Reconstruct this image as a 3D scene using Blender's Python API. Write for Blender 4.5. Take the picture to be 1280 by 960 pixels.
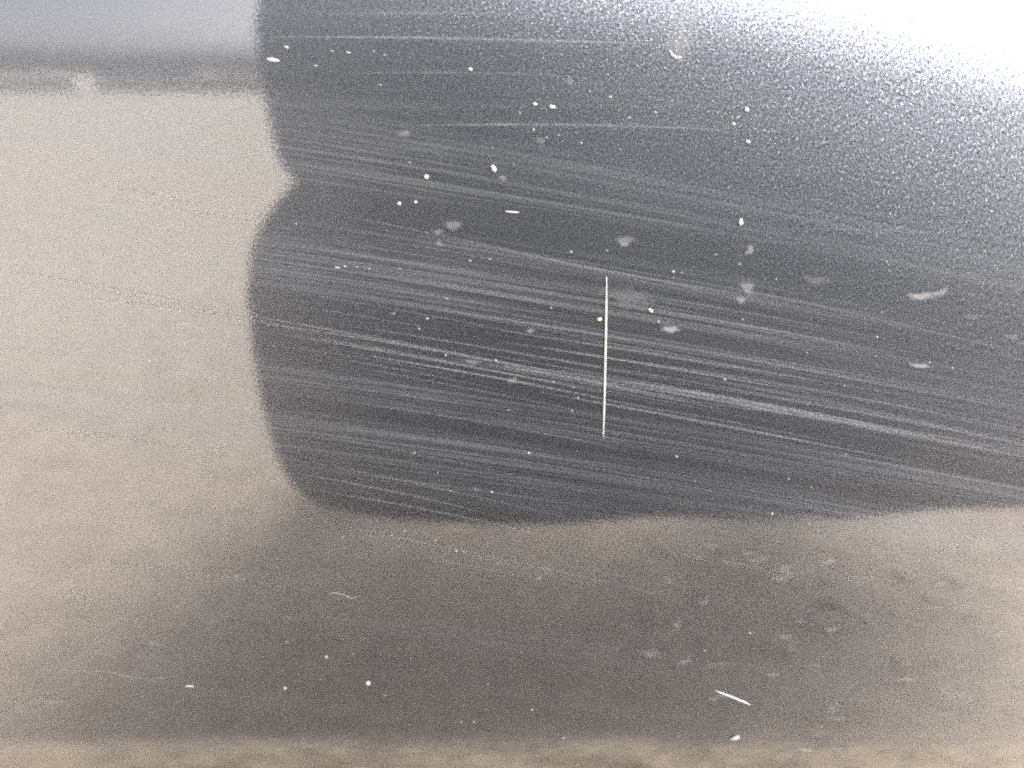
import bpy, bmesh, math, random
from mathutils import Vector, Matrix, noise as mnoise

# ------------------------------------------------------------------ scene, camera, light
scene = bpy.context.scene
for o in list(bpy.data.objects):
    bpy.data.objects.remove(o)
R = math.radians
rnd = random.Random(7)

CAM_H, CAM_D, PITCH, FPX = 0.55, 0.17, 22.0, 967.0
cam_data = bpy.data.cameras.new('camera')
cam_data.sensor_width = 36.0
cam_data.lens = FPX / 1280.0 * 36.0
cam_data.clip_start = 0.005
cam_data.clip_end = 2000.0
cam_data.dof.use_dof = True
cam_data.dof.focus_distance = 0.181
cam_data.dof.aperture_fstop = 15.0
cam = bpy.data.objects.new('camera', cam_data)
scene.collection.objects.link(cam)
cam.location = (0.0, -CAM_D, CAM_H)
cam.rotation_euler = (R(90.0 - PITCH), 0.0, 0.0)
scene.camera = cam

SUN_EL, SUN_AZ = 31.0, 38.0          # sun stands in front of the panel, to the right (az from -y towards +x)
world = bpy.data.worlds.new('World')
scene.world = world
world.use_nodes = True
wt = world.node_tree
wt.nodes.clear()
sky = wt.nodes.new('ShaderNodeTexSky')
sky.sky_type = 'NISHITA'
sky.sun_disc = False
sky.sun_elevation = R(SUN_EL)
sky.sun_rotation = R(180.0 - SUN_AZ)
sky.air_density = 0.12
sky.dust_density = 6.0
sky.ozone_density = 0.0
bg = wt.nodes.new('ShaderNodeBackground')
bg.inputs['Strength'].default_value = 0.15
wo = wt.nodes.new('ShaderNodeOutputWorld')
hz = wt.nodes.new('ShaderNodeHueSaturation')      # thin high cloud: the whole sky is paler than clear air
hz.inputs['Saturation'].default_value = 0.35
hz.inputs['Value'].default_value = 1.22
wt.links.new(sky.outputs[0], hz.inputs['Color'])
wt.links.new(hz.outputs[0], bg.inputs['Color'])
wt.links.new(bg.outputs[0], wo.inputs['Surface'])

sun_data = bpy.data.lights.new('sun', 'SUN')
sun_data.energy = 0.65
sun_data.angle = R(46.0)
sun_data.color = (1.0, 0.985, 0.965)
sun = bpy.data.objects.new('sun', sun_data)
scene.collection.objects.link(sun)
to_sun = Vector((math.sin(R(SUN_AZ)) * math.cos(R(SUN_EL)), -math.cos(R(SUN_AZ)) * math.cos(R(SUN_EL)), math.sin(R(SUN_EL))))
sun.rotation_euler = to_sun.to_track_quat('Z', 'Y').to_euler()
sun.location = (2, -3, 2)

scene.view_settings.view_transform = 'Standard'
scene.view_settings.look = 'None'
scene.view_settings.gamma = 1.0
scene.view_settings.use_curve_mapping = False
scene.view_settings.exposure = 2.92
scene.cycles.max_bounces = 3
scene.cycles.use_adaptive_sampling = True
scene.cycles.adaptive_threshold = 0.024
scene.cycles.filter_width = 2.1
scene.cycles.use_denoising = False
scene.cycles.sample_clamp_indirect = 4.0
scene.cycles.caustics_reflective = False
scene.cycles.caustics_refractive = False

# ------------------------------------------------------------------ helpers
COL = scene.collection


def obj(name, me, mat=None, parent=None, **props):
    o = bpy.data.objects.new(name, me)
    COL.objects.link(o)
    if mat is not None:
        me.materials.clear()
        me.materials.append(mat)
    if parent is not None:
        o.parent = parent
    for k, v in props.items():
        o[k] = v
    return o


def mesh(name, verts, faces, smooth=True):
    me = bpy.data.meshes.new(name)
    me.from_pydata([tuple(v) for v in verts], [], faces)
    me.update()
    if smooth:
        for p in me.polygons:
            p.use_smooth = True
    return me


class NT:
    """small node-tree writer"""
    def __init__(self, name):
        self.mat = bpy.data.materials.new(name)
        self.mat.use_nodes = True
        self.t = self.mat.node_tree
        self.t.nodes.clear()
        self.out = self.t.nodes.new('ShaderNodeOutputMaterial')

    def n(self, kind, **attrs):
        nd = self.t.nodes.new(kind)
        for k, v in attrs.items():
            setattr(nd, k, v)
        return nd

    def put(self, sock, v):
        if isinstance(v, bpy.types.NodeSocket):
            self.t.links.new(v, sock)
        elif v is not None:
            sock.default_value = v

    def m(self, op, a, b=None, c=None, clamp=False):
        nd = self.n('ShaderNodeMath', operation=op, use_clamp=clamp)
        self.put(nd.inputs[0], a)
        if b is not None:
            self.put(nd.inputs[1], b)
        if c is not None:
            self.put(nd.inputs[2], c)
        return nd.outputs[0]

    def v(self, op, a, b=None, scale=None):
        nd = self.n('ShaderNodeVectorMath', operation=op)
        self.put(nd.inputs[0], a)
        if b is not None:
            self.put(nd.inputs[1], b)
        if scale is not None:
            self.put(nd.inputs['Scale'], scale)
        return nd.outputs[1] if op in ('LENGTH', 'DOT_PRODUCT', 'DISTANCE') else nd.outputs[0]

    def xyz(self, x, y, z=0.0):
        nd = self.n('ShaderNodeCombineXYZ')
        self.put(nd.inputs[0], x); self.put(nd.inputs[1], y); self.put(nd.inputs[2], z)
        return nd.outputs[0]

    def sep(self, v):
        nd = self.n('ShaderNodeSeparateXYZ')
        self.put(nd.inputs[0], v)
        return nd.outputs

    def noise(self, vec, scale=1.0, detail=2.0, rough=0.5, color=False, dim='2D', dist=0.0):
        nd = self.n('ShaderNodeTexNoise', noise_dimensions=dim)
        self.put(nd.inputs['Vector'], vec)
        nd.inputs['Scale'].default_value = scale
        nd.inputs['Detail'].default_value = detail
        nd.inputs['Roughness'].default_value = rough
        nd.inputs['Distortion'].default_value = dist
        return nd.outputs[1] if color else nd.outputs[0]

    def rng(self, v, a, b, c=0.0, d=1.0, smooth=False):
        nd = self.n('ShaderNodeMapRange', interpolation_type='SMOOTHSTEP' if smooth else 'LINEAR')
        self.put(nd.inputs[0], v)
        for i, q in enumerate((a, b, c, d)):
            self.put(nd.inputs[i + 1], q)
        return nd.outputs[0]

    def mix(self, f, a, b):
        nd = self.n('ShaderNodeMix', data_type='RGBA')
        self.put(nd.inputs[0], f)
        self.put(nd.inputs[6], a)
        self.put(nd.inputs[7], b)
        return nd.outputs[2]

    def principled(self, **kw):
        nd = self.n('ShaderNodeBsdfPrincipled')
        for k, v in kw.items():
            self.put(nd.inputs[k.replace('_', ' ')], v)
        return nd

    def finish(self, shader):
        self.t.links.new(shader, self.out.inputs['Surface'])
        return self.mat


def simple(name, col, rough=0.8, var=0.25, scale=60.0, bump=0.0, **kw):
    t = NT(name)
    tc = t.n('ShaderNodeTexCoord').outputs['Object']
    f = t.noise(tc, scale, 4.0, 0.6, dim='3D')
    a = tuple(c * (1 - var) for c in col) + (1,)
    b = tuple(min(1, c * (1 + var)) for c in col) + (1,)
    p = t.principled(Base_Color=t.mix(t.rng(f, .3, .7), a, b), Roughness=rough, **kw)
    if bump:
        bn = t.n('ShaderNodeBump')
        bn.inputs['Strength'].default_value = bump
        bn.inputs['Distance'].default_value = 1.0 / scale * 0.3
        t.put(bn.inputs['Height'], f)
        t.put(p.inputs['Normal'], bn.outputs[0])
    return t.finish(p.outputs[0])


# ------------------------------------------------------------------ the panel's section
R1, R2, ZB, ZL, SHOULDER_DROP = 2.0, 0.135, 0.553, 0.3625, 0.016
LIP_T = R(6.0)


def tilt(z):
    """how far the panel's face looks upward at height z, before the shoulder"""
    t = (z - 0.55) / R1
    if z < ZL:
        k = min(1.0, (ZL - z) / 0.006)
        t += k * k * (3 - 2 * k) * LIP_T
    return t


Z_LO, Z_HI, NZ = 0.335, 0.63, 2400
_dz = (Z_HI - Z_LO) / NZ
_ys = [0.0]
for i in range(NZ):
    _ys.append(_ys[-1] + math.tan(tilt(Z_LO + (i + .5) * _dz)) * _dz)
Y_REF = _ys[int((0.55 - Z_LO) / _dz)]


def shoulder(x):
    """height where the face starts to roll back; it comes lower towards the right"""
    k = min(1.0, max(0.0, (x - 0.03) / 0.12))
    return ZB - SHOULDER_DROP * k * k * (3 - 2 * k)


def ysurf(x, z):
    f = min(max((z - Z_LO) / _dz, 0.0), NZ - 1e-6)
    i = int(f)
    y = _ys[i] + (_ys[i + 1] - _ys[i]) * (f - i) - Y_REF
    d = z - shoulder(x)
    if d > 0:
        y += d * d / (2 * R2)
    return y


def nsurf(x, z):
    e = 0.0005
    gx = (ysurf(x + e, z) - ysurf(x - e, z)) / (2 * e)
    gz = (ysurf(x, z + e) - ysurf(x, z - e)) / (2 * e)
    return Vector((gx, -1.0, gz)).normalized()


def spot(px, py):
    """where on the panel a mark of the photograph lies"""
    p = R(PITCH)
    r, u = (px - 640) / FPX, (480 - py) / FPX
    v = Vector((r, math.cos(p) + u * math.sin(p), u * math.cos(p) - math.sin(p))).normalized()
    o = Vector((0, -CAM_D, CAM_H))
    a, b = 0.0, 0.6
    for _ in range(50):
        m = (a + b) / 2
        q = o + v * m
        if q.y > ysurf(q.x, q.z):
            b = m
        else:
            a = m
    q = o + v * a
    return Vector((q.x, ysurf(q.x, q.z), q.z))


def on_panel(x, z, h=0.0):
    return Vector((x, ysurf(x, z), z)) + nsurf(x, z) * h


# ------------------------------------------------------------------ materials
def paint_material():
    t = NT('grey_metallic_paint')
    P = t.n('ShaderNodeTexCoord').outputs['Object']
    x, y, z = t.sep(P)
    # metallic grain, drawn out in arcs, a turning camera blur put into the texture
    c = spot(510, 455)
    dx, dz = t.m('SUBTRACT', x, c.x), t.m('SUBTRACT', z, c.z)
    r = t.m('SQRT', t.m('ADD', t.m('MULTIPLY', dx, dx), t.m('MULTIPLY', dz, dz)))
    th = t.m('ARCTAN2', t.m('MULTIPLY', dz, -1.0), t.m('MULTIPLY', dx, 1.0))
    S = 1.0 / 0.00027
    V = t.xyz(t.m('MULTIPLY', r, S), t.m('MULTIPLY', th, S * 0.04), 0.0)
    grain = t.noise(V, 1.0, 1.5, 0.55, color=True)
    V2 = t.v('SCALE', t.xyz(x, z, 0.0), scale=1.0 / 0.0004)
    fine = t.noise(V2, 1.0, 2.0, 0.6, color=True)
    N = t.n('ShaderNodeNewGeometry').outputs['Normal']
    half = (0.5, 0.5, 0.5)
    g1 = t.v('SUBTRACT', grain, half)
    g2 = t.v('SUBTRACT', fine, half)
    base_n = t.v('NORMALIZE', t.v('ADD', N, t.v('ADD', t.v('SCALE', g1, scale=t.rng(t.noise(V, 0.55, 1.0, .5), .45, .72, .22, 0.58)), t.v('SCALE', g2, scale=0.3))))
    coat_n = t.v('NORMALIZE', t.v('ADD', N, t.v('ADD', t.v('SCALE', g1, scale=0.010), t.v('SCALE', g2, scale=0.028))))
    # wiped-dirt streaks: one family slants down to the right, one lies level near the top
    a = R(9.5)
    w0 = t.m('ADD', t.m('MULTIPLY', x, math.sin(a)), t.m('MULTIPLY', z, math.cos(a)))
    w = t.m('ADD', w0, t.m('MULTIPLY', t.m('MULTIPLY', x, x), 0.18))
    u = t.m('SUBTRACT', t.m('MULTIPLY', x, math.cos(a)), t.m('MULTIPLY', z, math.sin(a)))
    s1 = t.noise(t.xyz(t.m('MULTIPLY', u, 7.0), t.m('MULTIPLY', w, 1500.0), 0.0), 1.0, 3.0, 0.65)
    s2 = t.noise(t.xyz(t.m('MULTIPLY', u, 3.0), t.m('MULTIPLY', w, 300.0), 3.0), 1.0, 3.0, 0.6)
    s3 = t.noise(t.xyz(t.m('MULTIPLY', u, 2.0), t.m('MULTIPLY', w, 85.0), 7.0), 1.0, 2.0, 0.5)
    st = t.m('ADD', t.m('MULTIPLY', t.rng(s1, .44, .64), 1.4), t.m('MULTIPLY', t.rng(s2, .45, .7), 0.3))
    st = t.m('MULTIPLY', st, t.rng(s3, .42, .60, 0.08, 1.15))
    wc = 0.492
    band = t.m('MULTIPLY', t.rng(w, wc - .062, wc - .03, .25, 1.0, True), t.rng(w, wc + .018, wc + .045, 1.0, .10, True))
    st = t.m('MULTIPLY', st, band)
    lv = t.noise(t.xyz(t.m('MULTIPLY', x, 7.0), t.m('MULTIPLY', z, 330.0), 11.0), 1.0, 3.0, 0.6)
    lv = t.m('MULTIPLY', t.rng(lv, .5, .75), t.rng(z, .515, .54, .15, .8, True))
    patch = t.noise(t.xyz(x, z, 0.0), 28.0, 3.0, 0.6)
    veil = t.m('MULTIPLY', t.rng(patch, .35, .75, .85, 1.15), t.rng(t.sep(fine)[0], .3, .7, .03, .155))
    dust = t.m('MULTIPLY', veil, t.m('ADD', 0.45, t.m('ADD', t.m('MULTIPLY', st, 2.3), t.m('MULTIPLY', lv, 1.0))))
    lipm = t.rng(z, ZL + .004, ZL - .008, 0.0, 1.0, True)
    blot = t.noise(t.xyz(t.m('MULTIPLY', x, 60.0), t.m('MULTIPLY', z, 110.0), 5.0), 1.0, 3.0, .6)
    dust = t.m('ADD', dust, t.m('MULTIPLY', lipm, t.rng(blot, .3, .7, .1, .4)))
    speck = t.rng(t.noise(V2, 0.9, 1.0, .5), .70, .80)
    dust = t.m('ADD', dust, t.m('MULTIPLY', speck, 0.14))
    paint = t.principled(Base_Color=(0.070, 0.0765, 0.089, 1), Metallic=0.95, Roughness=0.345, Normal=base_n,
                         Coat_Weight=t.rng(t.sep(fine)[1], .3, .7, .78, 1.0), Coat_Roughness=0.02, Coat_IOR=1.9, Coat_Normal=coat_n)
    dirt = t.n('ShaderNodeBsdfDiffuse')
    t.put(dirt.inputs['Color'], t.mix(lipm, (0.066, 0.0695, 0.075, 1), (0.125, 0.106, 0.08, 1)))
    mx = t.n('ShaderNodeMixShader')
    t.put(mx.inputs[0], t.m('MINIMUM', dust, 0.8))
    t.put(mx.inputs[1], paint.outputs[0])
    t.put(mx.inputs[2], dirt.outputs[0])
    return t.finish(mx.outputs[0])


STREAKS = [  # x0, y0, x1, y1 (photo pixels), width, strength
    (300, 392, 900, 512, 9, .75), (300, 400, 780, 482, 6, .9), (700, 462, 1420, 600, 9, .7), (640, 440, 1300, 560, 7, .5),
    (390, 262, 900, 375, 5, .6), (470, 286, 1100, 408, 4, .7), (860, 350, 1290, 445, 6, .6), (560, 300, 1000, 392, 4, .4),
    (345, 570, 760, 660, 5, .7), (378, 610, 700, 674, 6, .8), (350, 640, 800, 748, 6, .45), (400, 545, 760, 622, 4, .5),
    (420, 500, 800, 566, 4, .5), (860, 470, 1290, 560, 14, .4), (330, 360, 760, 440, 4, .5), (500, 380, 900, 460, 5, .45),
    (335, 46, 980, 62, 6, 1.2), (500, 157, 960, 164, 7, .8), (400, 18, 800, 24, 8, .5), (420, 92, 760, 98, 7, .4), (960, 286, 1290, 300, 8, .35), (420, 330, 820, 412, 4, .4),
    (760, 478, 1330, 582, 7, .9), (800, 452, 1330, 548, 8, .7), (850, 500, 1330, 572, 5, .8), (900, 440, 1330, 520, 5, .5),
    (-40, 330, 380, 408, 5, .8), (60, 352, 420, 424, 4, .8), (110, 372, 420, 420, 6, .6), (90, 225, 380, 285, 5, .5), (150, 250, 420, 300, 4, .5), (40, 535, 300, 572, 7, .4),
    (430, 660, 860, 752, 6, .7), (480, 690, 760, 744, 4, .6), (360, 590, 640, 650, 5, .9),
    (110, 700, 400, 742, 8, .5), (600, 520, 1100, 600, 4, .35), (330, 430, 620, 480, 4, .5),
]


def ground_material():
    t = NT('pale_dusty_ground')
    P = t.n('ShaderNodeTexCoord').outputs['Object']
    x, y, z = t.sep(P)
    big = t.noise(P, 2.2, 4.0, 0.6)
    med = t.noise(P, 22.0, 5.0, 0.65)
    fin = t.noise(P, 160.0, 4.0, 0.7)
    far = t.rng(t.m('ADD', t.m('MULTIPLY', y, -1.0), t.m('MULTIPLY', t.m('SUBTRACT', big, .5), .7)), .15, 1.9, 0.0, 1.0, True)  # ground shade gradient put into the colour, darker towards the panel
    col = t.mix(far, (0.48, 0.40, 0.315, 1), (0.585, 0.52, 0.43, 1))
    sh = t.m('ADD', t.m('MULTIPLY', t.rng(med, .3, .7), .5), t.m('MULTIPLY', t.rng(fin, .3, .7), .5))
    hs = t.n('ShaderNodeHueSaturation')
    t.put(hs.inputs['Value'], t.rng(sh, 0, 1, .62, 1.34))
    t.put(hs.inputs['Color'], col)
    bn = t.n('ShaderNodeBump')
    bn.inputs['Strength'].default_value = 0.5
    bn.inputs['Distance'].default_value = 0.004
    t.put(bn.inputs['Height'], sh)
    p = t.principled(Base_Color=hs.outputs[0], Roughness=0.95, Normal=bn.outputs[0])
    return t.finish(p.outputs[0])


M_PAINT = paint_material()
M_GROUND = ground_material()
M_SPECK = simple('pale_dust', (0.135, 0.135, 0.135), 0.9, .15, 900.0)
M_YELLOW = simple('ochre_grain', (0.42, 0.30, 0.16), 0.9, .2, 900.0)
M_HAIR = simple('off_white_hair', (0.15, 0.146, 0.138), 0.6, .1, 700.0)
M_FIBRE = simple('faint_fibre', (0.075, 0.073, 0.07), 0.8, .1, 700.0)
M_FAINT = simple('faint_dust', (0.08, 0.08, 0.079), 0.9, .15, 900.0)
M_CLOTH = simple('dark_cloth', (0.018, 0.018, 0.021), 0.95, .3, 90.0, .3)
M_SKIN = simple('skin', (0.35, 0.2, 0.14), 0.6, .1, 40.0)
M_WALL = simple('grey_wall_render', (0.78, 0.78, 0.78), 0.9, .3, 3.0)
M_POST = simple('pale_post', (0.76, 0.75, 0.74), 0.9, .2, 3.0)
M_STONE = simple('pale_gravel', (0.75, 0.6, 0.46), 0.9, .3, 50.0)
M_LEAF = simple('dry_leaf', (0.33, 0.27, 0.22), 0.8, .3, 60.0)
M_BLACK = simple('black_plastic', (0.02, 0.02, 0.022), 0.5, .2, 60.0)


def smear_reflection_material():
    t = NT('splash_and_reflection_film')
    uv = t.n('ShaderNodeUVMap').outputs[0]
    a, b, _ = t.sep(uv)
    P = t.n('ShaderNodeTexCoord').outputs['Object']
    x, y, z = t.sep(P)
    q = t.xyz(x, z, 0.0)
    f = t.noise(q, 1500.0, 3.0, .7)
    g = t.noise(q, 420.0, 3.0, .6)
    k = t.n('ShaderNodeAttribute', attribute_type='OBJECT', attribute_name='strength').outputs['Fac']
    e = t.m('SUBTRACT', 1.05, t.m('ADD', a, t.m('MULTIPLY', t.m('SUBTRACT', g, .5), 1.6)), clamp=True)
    al = t.m('MULTIPLY', t.m('MULTIPLY', t.rng(e, 0.0, .8, 0, .8, True), k), t.rng(f, .3, .7, .35, 1.0))
    d = t.n('ShaderNodeBsdfDiffuse')
    d.inputs['Color'].default_value = (0.138, 0.139, 0.141, 1)
    tr = t.n('ShaderNodeBsdfTransparent')
    mx = t.n('ShaderNodeMixShader')
    t.put(mx.inputs[0], al)
    t.put(mx.inputs[1], tr.outputs[0])
    t.put(mx.inputs[2], d.outputs[0])
    return t.finish(mx.outputs[0])


M_SMEAR_REFLECTION = smear_reflection_material()

# ------------------------------------------------------------------ setting
gs = 400.0
ys = [-gs, -60, -20, -8, -4, -2, -1, -.5, 0, .5, 2, 40]
xs = [-gs, -60, -20, -6, -2, -.8, 0, .8, 2, 6, 20, 60, gs]
gv = [(a, b, 0) for b in ys for a in xs]
gf = [(j * len(xs) + i, j * len(xs) + i + 1, (j + 1) * len(xs) + i + 1, (j + 1) * len(xs) + i)
      for j in range(len(ys) - 1) for i in range(len(xs) - 1)]
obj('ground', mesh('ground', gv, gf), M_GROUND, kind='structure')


def box(name, lo, hi, mat, parent=None, bevel=0.0, **props):
    bm = bmesh.new()
    bmesh.ops.create_cube(bm, size=1.0)
    for vv in bm.verts:
        vv.co = Vector([(lo[i] + hi[i]) / 2 + vv.co[i] * (hi[i] - lo[i]) for i in range(3)])
    if bevel:
        bmesh.ops.bevel(bm, geom=bm.edges[:], offset=bevel, segments=2, affect='EDGES')
    me = bpy.data.meshes.new(name)
    bm.to_mesh(me)
    bm.free()
    return obj(name, me, mat, parent, **props)


# low wall far across the ground, mirrored as the dark band at the upper left
wall = bpy.data.objects.new('boundary_wall', None)
COL.objects.link(wall)
wall.location = (-12, -21, 0)
wall['label'] = 'low dark grey boundary wall mirrored as a band at upper left'
wall['category'] = 'wall'
for i in range(9):
    xa = -11 + i * 3.1
    hgt = 0.52 + rnd.uniform(-.14, .12)
    box('wall_section', (xa, -.12, 0), (xa + 3.1 - .42, .12, hgt), M_WALL, wall, .03)
    if i % 2 == 0:
        box('post', (xa + 2.68, -.15, 0), (xa + 3.1, .15, hgt - .1), M_WALL, wall, .03)

# ------------------------------------------------------------------ panel
zs = []
zz = 0.345
while zz < Z_HI - .01:
    zs.append(zz)
    zz += 0.0008 if ZL - .008 < zz < ZL + .002 else (0.002 if zz > ZB - .04 else 0.004)
XW = 0.42
nx = 113
front = [(-XW + 2 * XW * i / (nx - 1)) for i in range(nx)]
rows = [[(a, ysurf(a, q), q) for a in front] for q in zs]
# rolled lower lip, back face and turned top
lo_y, lo_z = ysurf(0, zs[0]), zs[0]
under = []
for k in range(1, 7):
    an = math.pi / 2 * k / 6
    under.append((lo_y + .004 * (1 - math.cos(an)) + 0.0, lo_z - .004 * math.sin(an)))
under.append((lo_y + .012, lo_z - .004))
hy, hz = max(ysurf(a, zs[-1]) for a in front), zs[-1]
prof_rows = [[(a, q[0], q[1]) for a in front] for q in reversed(under)] + rows
prof_rows += [[(a, hy + .02, hz + .004) for a in front], [(a, hy + .05, hz - .004) for a in front],
              [(a, .075, .52) for a in front], [(a, .035, .38) for a in front]]
pv = [p for rw in prof_rows for p in rw]
pf = []
nr = len(prof_rows)
for j in range(nr - 1):
    for i in range(nx - 1):
        pf.append((j * nx + i, j * nx + i + 1, (j + 1) * nx + i + 1, (j + 1) * nx + i))
for i in range(nx - 1):
    pf.append(((nr - 1) * nx + i, (nr - 1) * nx + i + 1, i + 1, i))
pf.append(tuple(j * nx for j in range(nr)))
pf.append(tuple(j * nx + nx - 1 for j in reversed(range(nr))))
pme = mesh('panel', pv, pf)
bm = bmesh.new()
bm.from_mesh(pme)
bmesh.ops.recalc_face_normals(bm, faces=bm.faces[:])
bm.to_mesh(pme)
bm.free()
panel = obj('metal_panel', pme, M_PAINT,
            label='dark grey metallic painted metal panel, streaked and dusty, mirroring pale ground and a dark figure',
            category='panel')
# two added posts, unseen, that raise the panel so light reaches the ground beneath
for sg in (-1, 1):
    box('post', (sg * .37 - .02, .030, 0), (sg * .37 + .02, .066, .50), M_BLACK, panel, .004)


# ------------------------------------------------------------------ marks lying on the panel
def px_size(py):
    """metres on the panel per photo pixel at that row"""
    a, b = spot(640, py), spot(650, py)
    return (b - a).length / 10


def grain(name, px, py, wpx, hpx, ang, mat, seed, lift=.45, flat=.55, **props):
    """small irregular lump resting on the panel"""
    r2 = random.Random(seed)
    c = spot(px, py)
    s = px_size(py)
    n = nsurf(c.x, c.z)
    ex = Vector((1, 0, 0))
    ez = n.cross(ex) * -1
    if ez.z < 0:
        ez = -ez
    bm = bmesh.new()
    bmesh.ops.create_icosphere(bm, subdivisions=2, radius=1.0)
    ca, sa = math.cos(R(ang)), math.sin(R(ang))
    th = min(wpx, hpx) * s * .5 * flat
    for vv in bm.verts:
        q = vv.co.copy()
        f = 1 + .45 * mnoise.noise(q * 1.6 + Vector((seed * 3.1, seed * 1.7, 0)))
        q *= f
        a, b = q.x * wpx * s / 2, q.y * hpx * s / 2
        vv.co = ex * (a * ca - b * sa) + ez * (a * sa + b * ca) + n * (q.z * th + th * lift)
    me = bpy.data.meshes.new(name)
    bm.to_mesh(me)
    bm.free()
    for p in me.polygons:
        p.use_smooth = True
    o = obj(name, me, mat, None, **props)
    o.location = c
    return o


def strand(name, pts, wpx, mat, parent=None, thick=.8, taper=.35, **props):
    """a thin hair or fibre lying along points of the photograph"""
    P = [spot(*p) for p in pts]
    # resample
    Q = []
    for k in range(len(P) - 1):
        m = max(2, int((P[k + 1] - P[k]).length / .0012))
        for i in range(m):
            a = P[k].lerp(P[k + 1], i / m)
            Q.append(on_panel(a.x, a.z))
    Q.append(P[-1])
    base = Q[0].copy()
    vs, fs = [], []
    n_ = len(Q)
    for i, q in enumerate(Q):
        d = (Q[min(i + 1, n_ - 1)] - Q[max(i - 1, 0)]).normalized()
        n = nsurf(q.x, q.z)
        side = d.cross(n).normalized()
        f = i / (n_ - 1)
        prof = taper + (1 - taper) * min(1.0, 5 * f, 5 * (1 - f))
        w = wpx * px_size(480) * .5 * prof * (1 + .12 * mnoise.noise(Vector((i * .37, 2.3, wpx))))
        for k in range(6):
            an = 2 * math.pi * k / 6
            vs.append(q - base + side * (math.cos(an) * w) + n * ((math.sin(an) * .8 + .7) * w * thick))
    for i in range(n_ - 1):
        for k in range(6):
            fs.append((i * 6 + k, i * 6 + (k + 1) % 6, (i + 1) * 6 + (k + 1) % 6, (i + 1) * 6 + k))
    fs.append(tuple(reversed(range(6))))
    fs.append(tuple((n_ - 1) * 6 + k for k in range(6)))
    o = obj(name, mesh(name, vs, fs), mat, parent, **props)
    o.location = base
    return o


def streak_material():
    t = NT('wiped_dirt_streak')
    uv = t.n('ShaderNodeUVMap').outputs[0]
    a, b, _ = t.sep(uv)
    P = t.n('ShaderNodeTexCoord').outputs['Object']
    px_, py_, pz_ = t.sep(P)
    ln = t.noise(t.xyz(t.m('MULTIPLY', a, 60.0), t.m('MULTIPLY', b, 2.5), 0.0), 1.0, 3.0, .65)
    gr = t.noise(t.xyz(t.m('MULTIPLY', px_, 1200.0), t.m('MULTIPLY', pz_, 1900.0), 0.0), 1.0, 2.0, .6)
    ac = t.m('SUBTRACT', 1.0, t.m('ABSOLUTE', b), clamp=True)
    ends = t.n('ShaderNodeAttribute', attribute_type='OBJECT', attribute_name='strength').outputs['Fac']
    al = t.m('MULTIPLY', t.m('MULTIPLY', t.m('MULTIPLY', ac, ac), ends), t.m('MULTIPLY', t.rng(ln, .3, .65, .15, 1.0), t.rng(gr, .3, .65, .3, 1.15)))
    d = t.n('ShaderNodeBsdfDiffuse')
    d.inputs['Color'].default_value = (0.10, 0.103, 0.108, 1)
    tr = t.n('ShaderNodeBsdfTransparent')
    mx = t.n('ShaderNodeMixShader')
    t.put(mx.inputs[0], al)
    t.put(mx.inputs[1], tr.outputs[0])
    t.put(mx.inputs[2], d.outputs[0])
    return t.finish(mx.outputs[0])


M_STREAK = streak_material()


def streak(x0, y0, x1, y1, wpx, k, sag=4.0):
    """a thin film of wiped dirt lying along the panel"""
    n_ = 40
    vs, fs, uvs = [], [], []
    base = spot(x0, y0)
    L = 0.0
    prev = None
    for i in range(n_ + 1):
        f = i / n_
        c = spot(x0 + (x1 - x0) * f, y0 + (y1 - y0) * f - sag * 4 * f * (1 - f))
        if prev is not None:
            L += (c - prev).length
        prev = c
        taper = min(1.0, 3 * f + .15, 2 * (1 - f) + .1)
        w = wpx * px_size(y0) * .5 * taper
        for b in (-1, 0, 1):
            q = on_panel(c.x, c.z + b * w, 0.00003 + 0.000004 * (STREAK_N[0] % 7))
            vs.append(q - base)
            uvs.append((L, b))
    STREAK_N[0] += 1
    for i in range(n_):
        for b in range(2):
            fs.append((i * 3 + b, (i + 1) * 3 + b, (i + 1) * 3 + b + 1, i * 3 + b + 1))
    me = mesh('streak', vs, fs)
    ul = me.uv_layers.new(name='UVMap')
    for lp in me.loops:
        ul.data[lp.index].uv = uvs[lp.vertex_index]
    o = obj('streak', me, M_STREAK, panel)
    o.location = base
    o['strength'] = min(1.0, k * .8)
    return o


STREAK_N = [0]
for s_ in STREAKS:
    streak(*s_)
for i_ in range(26):      # the dense bundle from the left border of the dark shape down to the right edge
    xa = rnd.uniform(325, 850)
    off = rnd.gauss(0, 20)
    ya = 402 + (xa - 330) * .172 + off
    ln_ = rnd.uniform(220, 620)
    streak(xa, ya, xa + ln_, ya + ln_ * (.178 + off * .0004), rnd.uniform(2.5, 7.5), rnd.uniform(.5, 1.2), rnd.uniform(1, 4))
for i_ in range(22):      # thinner single ones above and below it
    xa = rnd.uniform(340, 900)
    ya = rnd.uniform(275, 360) + (xa - 330) * .17 if i_ % 2 else rnd.uniform(480, 640) + (xa - 340) * .12
    ln_ = rnd.uniform(120, 420)
    streak(xa, ya, xa + ln_, ya + ln_ * .185, rnd.uniform(1.8, 3.2), rnd.uniform(.4, .9), rnd.uniform(1, 3))

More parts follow.
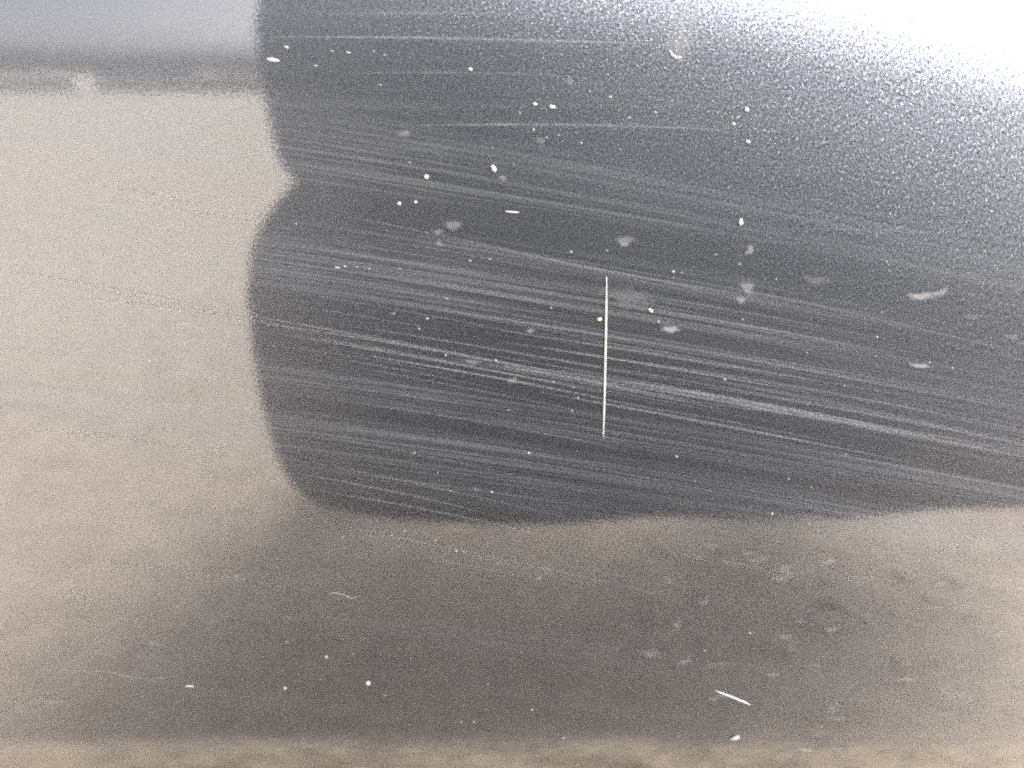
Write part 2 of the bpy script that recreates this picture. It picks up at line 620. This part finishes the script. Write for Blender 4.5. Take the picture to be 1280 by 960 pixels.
def smear(px, py, wpx, hpx, ang, k, seed):
    """a dried splash or a painted pebble reflection: thin film with a ragged outline, part of the panel's surface"""
    c = spot(px, py)
    s = px_size(py)
    ca, sa = math.cos(R(ang)), math.sin(R(ang))
    n_, m_ = 24, 4
    vs, fs, uvs = [], [], []
    for j in range(m_ + 1):
        for i in range(n_):
            a = 2 * math.pi * i / n_
            q = Vector((math.cos(a), math.sin(a), 0))
            rr = j / m_ * (1 + .5 * mnoise.noise(q * 1.3 + Vector((seed * 2.7, seed, 0))))
            u, w = q.x * rr * wpx * s * .62, q.y * rr * hpx * s * .62
            p = on_panel(c.x + u * ca - w * sa, c.z + u * sa + w * ca, .00007 + .000004 * (seed % 9))
            vs.append(p - c)
            uvs.append((j / m_, i / n_))
    for j in range(m_):
        for i in range(n_):
            fs.append((j * n_ + i, j * n_ + (i + 1) % n_, (j + 1) * n_ + (i + 1) % n_, (j + 1) * n_ + i))
    me = mesh('dried_smear_or_reflection', vs, fs)
    ul = me.uv_layers.new(name='UVMap')
    for lp in me.loops:
        ul.data[lp.index].uv = uvs[lp.vertex_index]
    o = obj('dried_smear_or_reflection', me, M_SMEAR_REFLECTION, panel)
    o.location = c
    o['strength'] = k
    return o


SMEARS_AND_REFLECTIONS = [  # x, y, width, height (photo pixels), turn, strength; blurs at lower right paint pebble reflections
    (1150, 370, 44, 10, 4, .75), (1175, 365, 22, 9, 35, .5), (1150, 457, 26, 6, -8, .85), (838, 411, 24, 10, -3, .85), (934, 358, 18, 22, 20, .5),
    (926, 374, 14, 9, -35, .6), (938, 310, 7, 14, 20, .6), (935, 315, 11, 6, 10, .6), (781, 300, 24, 12, 5, .42), (780, 305, 10, 6, 0, .6),
    (855, 28, 44, 70, 3, .28), (845, 55, 30, 36, 0, .25), (68, 877, 36, 18, 0, .5), (193, 803, 16, 7, -20, .5), (566, 281, 22, 13, -12, .45),
    (548, 289, 12, 6, 0, .4), (549, 304, 9, 8, 0, .4), (813, 817, 20, 18, 0, .35), (1006, 937, 24, 6, -8, .8), (1045, 935, 12, 4, -8, .6),
    (711, 101, 12, 9, -30, .35), (785, 372, 70, 26, -8, .22), (1248, 792, 10, 8, 0, .45), (1040, 786, 24, 12, 0, .28), (975, 722, 26, 14, 0, .25),
    (880, 752, 14, 16, 0, .25), (845, 782, 12, 20, 0, .28), (590, 452, 18, 8, -14, .4), (640, 475, 16, 8, 30, .4), (663, 413, 9, 7, 0, .6),
    (1010, 645, 40, 14, 0, .12), (595, 611, 9, 4, -20, .5), (360, 771, 12, 7, -40, .4), (1215, 395, 20, 8, -10, .25), (1265, 420, 14, 8, 0, .3),
    (628, 222, 10, 6, -35, .6), (1020, 350, 40, 14, -8, .2), (95, 745, 30, 26, 0, .18), (505, 166, 14, 9, 0, .35), (508, 165, 6, 4, 0, .4),
    (675, 175, 12, 10, 0, .3), (895, 830, 24, 10, 0, .18), (1020, 830, 14, 12, 0, .25), (1185, 690, 26, 16, 0, .2), (1165, 760, 20, 10, 0, .15),
]
SMEARS_AND_REFLECTIONS += [(rnd.uniform(830, 1275), rnd.uniform(665, 900), rnd.uniform(12, 30), rnd.uniform(9, 18), rnd.uniform(-25, 25), rnd.uniform(.18, .45)) for _ in range(22)]  # soft reflections of ground pebbles, painted on as film
for i_, sm in enumerate(SMEARS_AND_REFLECTIONS):
    smear(*sm, i_ + 1)

strand('hair', [(758.2, 346), (757.3, 400), (756.6, 440), (755.2, 500), (754, 548)], 3.0, M_HAIR,
       label='thin straight off-white hair lying upright across the dark streaks', category='hair')

# pale loose grains, the plain ones first
NAMED = [
    (460, 853.5, 9, 8, 0, M_SPECK, 'plump round white grain low on the panel, left of its middle'),
    (918, 922, 17, 9, 24, M_SPECK, 'white oval grain resting on the lower lip edge of the panel'),
    (617, 211, 8, 13, 28, M_SPECK, 'pale tilted seed-shaped flake on the dark reflection, upper middle'),
    (925.5, 277.5, 8, 11, 8, M_SPECK, 'bright upright oval speck in the sparkling area above the ragged smears'),
    (341, 75, 22, 6, -6, M_SPECK, 'long white flake lying on the left border of the dark reflection'),
    (690, 133.5, 11, 6, -10, M_SPECK, 'brighter of two white flakes side by side in the upper middle'),
    (668.5, 130, 8, 4.5, -8, M_SPECK, 'smaller left one of two white flakes side by side, upper middle'),
    (749.5, 399, 8, 5, -5, M_YELLOW, 'tiny ochre grain touching the left side of the upright hair'),
    (237, 857.5, 16, 4, -1, M_SPECK, 'short level white dash of lint at lower left'),
    (533, 221, 8, 8, 0, M_SPECK, 'round pale speck left of the seed-shaped flake'),
    (499, 254.5, 6.5, 5.5, 0, M_SPECK, 'left one of two small pale specks below the round speck'),
    (519.5, 252.5, 5.5, 5, 0, M_SPECK, 'right one of two small pale specks below the round speck'),
    (813, 388, 10, 5, -40, M_SPECK, 'small slanted white flake above the smear right of the hair'),
    (588, 86.5, 7, 5, -20, M_SPECK, 'white flake below the top level streak, left of the flake pair'),
    (640, 265, 24, 3.2, -4, M_SPECK, 'thin level white sliver below the seed-shaped flake'),
    (408, 821, 5, 6, 0, M_SPECK, 'white speck above and left of the plump round grain'),
    (356, 860, 6, 5, 40, M_SPECK, 'white speck between the lint dash and the plump round grain'),
    (935, 177, 9, 5, -15, M_SPECK, 'wide white flake in the sparkling area at upper right'),
    (917, 155, 6, 5, 0, M_SPECK, 'small white fleck just above the wide flake at upper right'),
    (933, 137, 7, 9, 60, M_SPECK, 'pointed white fleck highest in the sparkling area at upper right'),
]
for i_, (gx, gy, gw, gh, ga, gm, lb) in enumerate(NAMED):
    grain('dust_speck', gx, gy, gw * .78, gh * .78, ga, gm, i_ + 11, label=lb, category='speck')
TINY = [
    (441, 817, 3.5, 4), (513, 823, 4, 3), (579, 882, 4, 5), (607, 887, 4, 4), (576, 902, 6, 4), (592, 902, 4, 3), (665, 887, 4, 4), (481, 869, 4, 4), (512, 906, 3, 4),
    (610, 854, 4, 3), (652, 815, 3, 3), (704, 922, 6, 4), (771, 812, 3, 3), (1091, 908, 3, 3), (937, 791, 5, 4), (880, 813, 6, 5), (82, 941, 4, 4), (65, 905, 5, 3), (264, 956, 3, 3),
    (52, 817, 3, 4), (518, 566, 5, 4), (661, 566, 6, 4), (563, 613.5, 5, 4), (614.5, 614.5, 6, 4), (547, 591, 4, 3), (505.5, 663.5, 4, 5), (543.5, 675, 6, 4), (570.5, 688.5, 4, 4), (579, 689, 4, 4),
    (621, 704.5, 4, 4), (721, 701.5, 4, 3), (674, 722, 6, 4), (965, 642, 6, 4), (985.5, 598.5, 6, 4), (845.5, 570.5, 5, 4), (1057, 568, 4, 3), (1014, 609, 4, 3), (868, 601, 3, 3), (1011, 655.5, 5, 4),
    (557, 444, 5, 4), (619.5, 450.5, 6, 6), (691.5, 477.5, 6, 4), (717, 484, 5, 3), (722.5, 497, 4, 4), (715, 513.5, 5, 4), (636, 513, 5, 3), (689, 385, 5, 4), (421.5, 334.5, 12, 5), (431, 333, 5, 4),
    (395, 82, 9, 4), (358, 59, 12, 4), (415, 64, 8, 3), (435.5, 65.5, 10, 3), (467, 64, 7, 3), (481, 69, 7, 3), (475, 106, 7, 3), (462, 336, 5, 3), (446, 334, 5, 3),
    (492, 392, 5, 4), (534, 398, 6, 4), (524, 411, 6, 4), (558, 373, 8, 3), (587.5, 326, 6, 5), (612, 324, 5, 4), (492, 427, 5, 3), (500, 336, 5, 3),
    (714, 315, 5, 4), (758.5, 313, 5, 4), (841.5, 339.5, 6, 5), (852, 341, 4, 3), (842, 347, 4, 3), (894.5, 318, 4, 4), (924.5, 330, 4, 5), (970, 349, 5, 4), (823, 402, 4, 5), (928, 399, 6, 3),
    (1162, 453, 6, 3), (906, 474, 6, 4), (1008, 441, 4, 4), (1096, 421, 5, 4), (1110, 330, 4, 3), (1111, 338, 4, 3), (1095, 445, 4, 3), (1055, 482, 4, 4), (775.5, 187, 5, 4), (726.5, 178.5, 5, 4),
    (698, 169, 5, 4), (683, 172, 5, 4), (763, 121, 6, 4), (737, 114, 6, 4), (786, 147, 8, 4), (819, 140, 8, 4), (650, 141, 5, 4), (667, 162, 5, 4), (642, 205, 4, 3), (512, 203, 6, 3), (1190, 460, 5, 4),
    (139, 857, 3, 3), (260, 720, 4, 3), (295, 720, 4, 3), (429, 671, 4, 3), (1248, 702, 3, 3), (1160, 805, 3, 3), (1027, 908, 3, 3), (358, 802, 5, 4), (400, 850, 3, 3), (301, 487, 12, 2.5), (187, 451, 7, 3), (231, 405, 8, 3), (370, 280, 4, 4),
]
LANDMARKS = [
    ('the plump round grain', 460, 853), ('the oval grain on the lip', 918, 922), ('the seed-shaped flake', 617, 211), ('the upper end of the hair', 758, 346),
    ('the lower end of the hair', 754, 548), ('the bright upright oval speck', 925, 277), ('the long flake on the dark border', 341, 75), ('the pair of white flakes', 680, 132),
    ('the slanted lint sliver', 915, 872), ('the long wavy fibre', 150, 842), ('the widest smear at right', 1155, 368), ('the small bright smear at far right', 1150, 457),
    ('the lower left corner of the reflection', 385, 635), ('the short curled fibre', 428, 744), ('the smear right of the hair', 838, 411), ('the mirrored leaf', 1040, 765),
    ('the lint dash', 237, 857),
]
WAYS = ['right of', 'above and right of', 'above', 'above and left of', 'left of', 'below and left of', 'below', 'below and right of']
RANK = ['nearest', 'second nearest', 'third nearest', 'fourth nearest', 'fifth nearest', 'sixth nearest', 'seventh nearest', 'eighth nearest', 'ninth nearest', 'tenth nearest', 'eleventh nearest', 'twelfth nearest']
cells = {}
for t_ in TINY:
    d_, nm_, lx, ly = min((math.hypot(t_[0] - a[1], t_[1] - a[2]), a[0], a[1], a[2]) for a in LANDMARKS)
    way = WAYS[int(round(math.atan2(ly - t_[1], t_[0] - lx) / (math.pi / 4))) % 8]
    cells.setdefault((nm_, way), []).append((d_, t_))
i_ = 0
for (nm_, way), lst in cells.items():
    lst.sort()
    for k_, (d_, (gx, gy, gw, gh)) in enumerate(lst):
        i_ += 1
        kind_ = 'pale flake' if gw > gh * 1.8 else 'tiny pale speck'
        lb = '%s %s %s' % (kind_, way, nm_) if len(lst) == 1 else '%s %s %s %s' % (RANK[k_], kind_, way, nm_)
        grain('dust_speck', gx, gy, gw * .58, gh * .58, -12 if gw > gh + 1.5 else rnd.uniform(-40, 40), M_SPECK if i_ % 4 == 0 else M_FAINT, i_ + 101,
              label=lb, category='speck', group='tiny dust specks on the panel')

strand('lint_sliver', [(893, 863), (905, 867), (918, 872), (930, 877), (938, 881)], 3.6, M_HAIR, taper=.3,
       label='short slanted pale sliver of lint at lower right, above the oval grain', category='lint')
strand('fibre', [(70, 836), (100, 838), (140, 840), (160, 846), (185, 849), (205, 847), (220, 845)], 1.5, M_FIBRE, thick=.5,
       label='long wavy faint fibre at lower left above the lint dash', category='fibre')
strand('fibre', [(408, 742), (420, 741), (432, 744), (440, 748), (447, 745)], 1.8, M_FIBRE, thick=.5,
       label='short curled faint fibre in the lower middle left, below the dark reflection', category='fibre')
strand('fibre', [(0, 889), (12, 886), (27, 887)], 2.2, M_FIBRE, thick=.5,
       label='faint fibre end at the left edge of the picture near the bottom', category='fibre')
strand('fibre', [(836, 62), (840, 69), (846, 73), (853, 71)], 4.0, M_FAINT, thick=.4,
       label='white hook-shaped fibre at the foot of the pale drip near the top', category='fibre')

# ------------------------------------------------------------------ loose stones and a leaf on the ground, mirrored below the dark shape
bm = bmesh.new()
for i in range(90):
    q = Vector((rnd.uniform(.14, .95), rnd.uniform(-.52, -.16), 0))
    rr = rnd.uniform(.002, .006)
    res = bmesh.ops.create_icosphere(bm, subdivisions=2, radius=rr)
    for vv in res['verts']:
        vv.co *= 1 + .4 * mnoise.noise(vv.co * 150 + Vector((i * 3.3, 0, 0)))
        vv.co.z *= .4
        vv.co += q + Vector((0, 0, rr * .35))
gme = bpy.data.meshes.new('gravel')
bm.to_mesh(gme)
bm.free()
for p in gme.polygons:
    p.use_smooth = True
obj('gravel', gme, M_STONE, label='pale loose gravel mirrored at lower right', category='gravel', kind='stuff')
lv_, lf_ = [], []
for i in range(13):
    f = i / 12 * 2 - 1
    w_ = .011 * (1 - f * f) ** .7 + .0004
    for j in range(5):
        g = j / 4 * 2 - 1
        lv_.append((f * .027, g * w_, .004 + .010 * g * g + .004 * math.cos(f * 2.6)))
for i in range(12):
    for j in range(4):
        lf_.append((i * 5 + j, (i + 1) * 5 + j, (i + 1) * 5 + j + 1, i * 5 + j + 1))
lf = obj('leaf', mesh('leaf', lv_, lf_), M_LEAF, label='small curled dry leaf on the ground, mirrored at lower right', category='leaf')
lf.modifiers.new('thick', 'SOLIDIFY').thickness = .0008
lf.location = (.31, -.385, .002)
lf.rotation_euler = (0, 0, R(25))
lf.scale = (.75, .6, .6)

# ------------------------------------------------------------------ the one who takes the picture, crouching in front of the panel
def skin_person():
    # joints: name -> (x, distance in front of the panel, height), radius
    J = {
        'pelvis': ((.12, .70, .30), .13), 'waist': ((.10, .64, .42), .125), 'chest': ((.08, .56, .56), .125),
        'neckbase': ((.03, .53, .68), .07), 'neck': ((.0, .52, .73), .052), 'jaw': ((-.02, .49, .785), .062), 'head': ((-.02, .50, .85), .086), 'crown': ((-.02, .52, .90), .06),
        'sh_l': ((-.10, .53, .66), .065), 'ua_l': ((-.135, .50, .58), .05), 'el_l': ((-.13, .48, .48), .042), 'fa_l': ((-.11, .40, .47), .036), 'wr_l': ((-.09, .31, .47), .026), 'pa_l': ((-.075, .265, .47), .03),
        'sh_r': ((.22, .53, .64), .065), 'ua_r': ((.26, .50, .56), .05), 'el_r': ((.29, .48, .46), .042), 'fa_r': ((.36, .47, .45), .036), 'wr_r': ((.42, .48, .44), .026), 'pa_r': ((.455, .48, .43), .03),
        'hip_l': ((.03, .72, .28), .10), 'th_l': ((-.06, .62, .33), .085), 'kn_l': ((-.13, .53, .36), .068), 'sn_l': ((-.13, .63, .21), .055), 'an_l': ((-.12, .74, .08), .042), 'he_l': ((-.12, .76, .045), .042), 'to_l': ((-.13, .66, .033), .033),
        'hip_r': ((.22, .72, .28), .10), 'th_r': ((.31, .62, .34), .085), 'kn_r': ((.41, .53, .38), .068), 'sn_r': ((.40, .63, .22), .055), 'an_r': ((.39, .74, .08), .042), 'he_r': ((.39, .76, .045), .042), 'to_r': ((.40, .66, .033), .033),
    }
    E = [('pelvis', 'waist'), ('waist', 'chest'), ('chest', 'neckbase'), ('neckbase', 'neck'), ('neck', 'jaw'), ('jaw', 'head'), ('head', 'crown')]
    for s in 'lr':
        E += [('chest', 'sh_' + s), ('sh_' + s, 'ua_' + s), ('ua_' + s, 'el_' + s), ('el_' + s, 'fa_' + s), ('fa_' + s, 'wr_' + s), ('wr_' + s, 'pa_' + s),
              ('pelvis', 'hip_' + s), ('hip_' + s, 'th_' + s), ('th_' + s, 'kn_' + s), ('kn_' + s, 'sn_' + s), ('sn_' + s, 'an_' + s), ('an_' + s, 'he_' + s), ('he_' + s, 'to_' + s)]
    for s, sg in (('l', 1), ('r', 1)):
        pb = J['pa_' + s][0]
        for k in range(4):
            prev = 'pa_' + s
            for j in range(3):
                nm = 'f%d%d%s' % (k, j, s)
                J[nm] = ((pb[0] + sg * (.012 + .014 * j), pb[1] - .03 - .012 * j, pb[2] + .03 - .021 * k + .004 * j), .0085)
                E.append((prev, nm))
                prev = nm
        prev = 'pa_' + s
        for j in range(2):
            nm = 't%d%s' % (j, s)
            J[nm] = ((pb[0] + sg * (.016 + .016 * j), pb[1] + .01 - .01 * j, pb[2] + .028 + .016 * j), .0095)
            E.append((prev, nm))
            prev = nm
    names = list(J)
    base = Vector((.1, -.68, 0))
    me = bpy.data.meshes.new('person')
    me.from_pydata([(J[n][0][0] - base.x, -J[n][0][1] - base.y, J[n][0][2]) for n in names],
                   [(names.index(a), names.index(b)) for a, b in E], [])
    o = bpy.data.objects.new('person', me)
    COL.objects.link(o)
    o.location = base
    md = o.modifiers.new('skin', 'SKIN')
    md.use_smooth_shade = True
    bpy.context.view_layer.objects.active = o
    if not me.skin_vertices:
        with bpy.context.temp_override(object=o, active_object=o):
            bpy.ops.mesh.customdata_skin_add()
    for i, n in enumerate(names):
        sv = me.skin_vertices[0].data[i]
        sv.radius = (J[n][1], J[n][1])
        sv.use_root = (n == 'pelvis')
    ss = o.modifiers.new('sub', 'SUBSURF')
    ss.levels = ss.render_levels = 2
    bpy.context.view_layer.update()
    dg = bpy.context.evaluated_depsgraph_get()
    new = bpy.data.meshes.new_from_object(o.evaluated_get(dg))
    o.modifiers.clear()
    o.data = new
    new.materials.clear()
    new.materials.append(M_CLOTH)
    new.materials.append(M_SKIN)
    for p in new.polygons:
        p.use_smooth = True
        q = p.center + base
        if q.z > .75:
            p.material_index = 1
    o['label'] = 'crouching person in dark clothes mirrored as the dark shape in the panel'
    o['category'] = 'person'
    return o, base


person, pbase = skin_person()
# hair cap
bm = bmesh.new()
bmesh.ops.create_icosphere(bm, subdivisions=3, radius=.105)
for vv in bm.verts:
    vv.co.z *= 1.08
    vv.co += Vector((0, -.01, 0)) + vv.co.normalized() * (.006 * mnoise.noise(vv.co * 60))
bmesh.ops.delete(bm, geom=[f for f in bm.faces if f.calc_center_median().z < -.01 and f.calc_center_median().y > -.02], context='FACES')
hme = bpy.data.meshes.new('hair')
bm.to_mesh(hme)
bm.free()
hr = obj('hair_cap', hme, M_CLOTH, person)
hr.location = Vector((-.02, -.52, .855)) - pbase
# added long coat over the knees, cut to mirrored outline, hem raised for light
def coat():
    rings = []
    #       z     x0     x1    y_front y_back
    secs = [(.110, -.198, .57, -.42, -.60), (.135, -.218, .57, -.42, -.60), (.175, -.228, .57, -.42, -.60), (.22, -.234, .57, -.425, -.60), (.28, -.236, .56, -.43, -.60),
            (.345, -.233, .545, -.43, -.60), (.385, -.226, .53, -.43, -.60), (.415, -.212, .52, -.43, -.60), (.44, -.192, .52, -.43, -.60), (.452, -.182, .51, -.44, -.60), (.461, -.186, .51, -.44, -.60),
            (.472, -.194, .505, -.44, -.60), (.50, -.198, .50, -.44, -.60), (.54, -.201, .49, -.44, -.60), (.59, -.203, .465, -.45, -.60), (.635, -.204, .43, -.45, -.60), (.675, -.204, .42, -.46, -.60),
            (.705, -.204, .385, -.46, -.60), (.735, -.20, .32, -.47, -.60)]
    n = 72
    vs, fs = [], []
    for j, (zq, x0, x1, yf, yb) in enumerate(secs):
        cx, cy = (x0 + x1) / 2, (yf + yb) / 2
        for i in range(n):
            a = 2 * math.pi * i / n
            ca, sa = math.cos(a), math.sin(a)
            k = 1.0 / (abs(ca) ** 4 + abs(sa) ** 4) ** .25
            fo = 1 + .018 * math.sin(a * 17 + j * .15) * (1 - j / 20)
            vs.append((cx + ca * k * (x1 - x0) / 2 * fo - pbase.x, cy + sa * k * (yf - yb) / 2 * fo - pbase.y, zq + (.03 * max(0.0, ca - .25) - .012 * max(0.0, -ca - .1) if j < 3 else 0) + (.007 * mnoise.noise(Vector((ca * 4, sa * 4, 1.5))) if j == 0 else 0)))
    for j in range(len(secs) - 1):
        for i in range(n):
            fs.append((j * n + i, j * n + (i + 1) % n, (j + 1) * n + (i + 1) % n, (j + 1) * n + i))
    return obj('coat', mesh('coat', vs, fs), M_CLOTH, person)


coat()
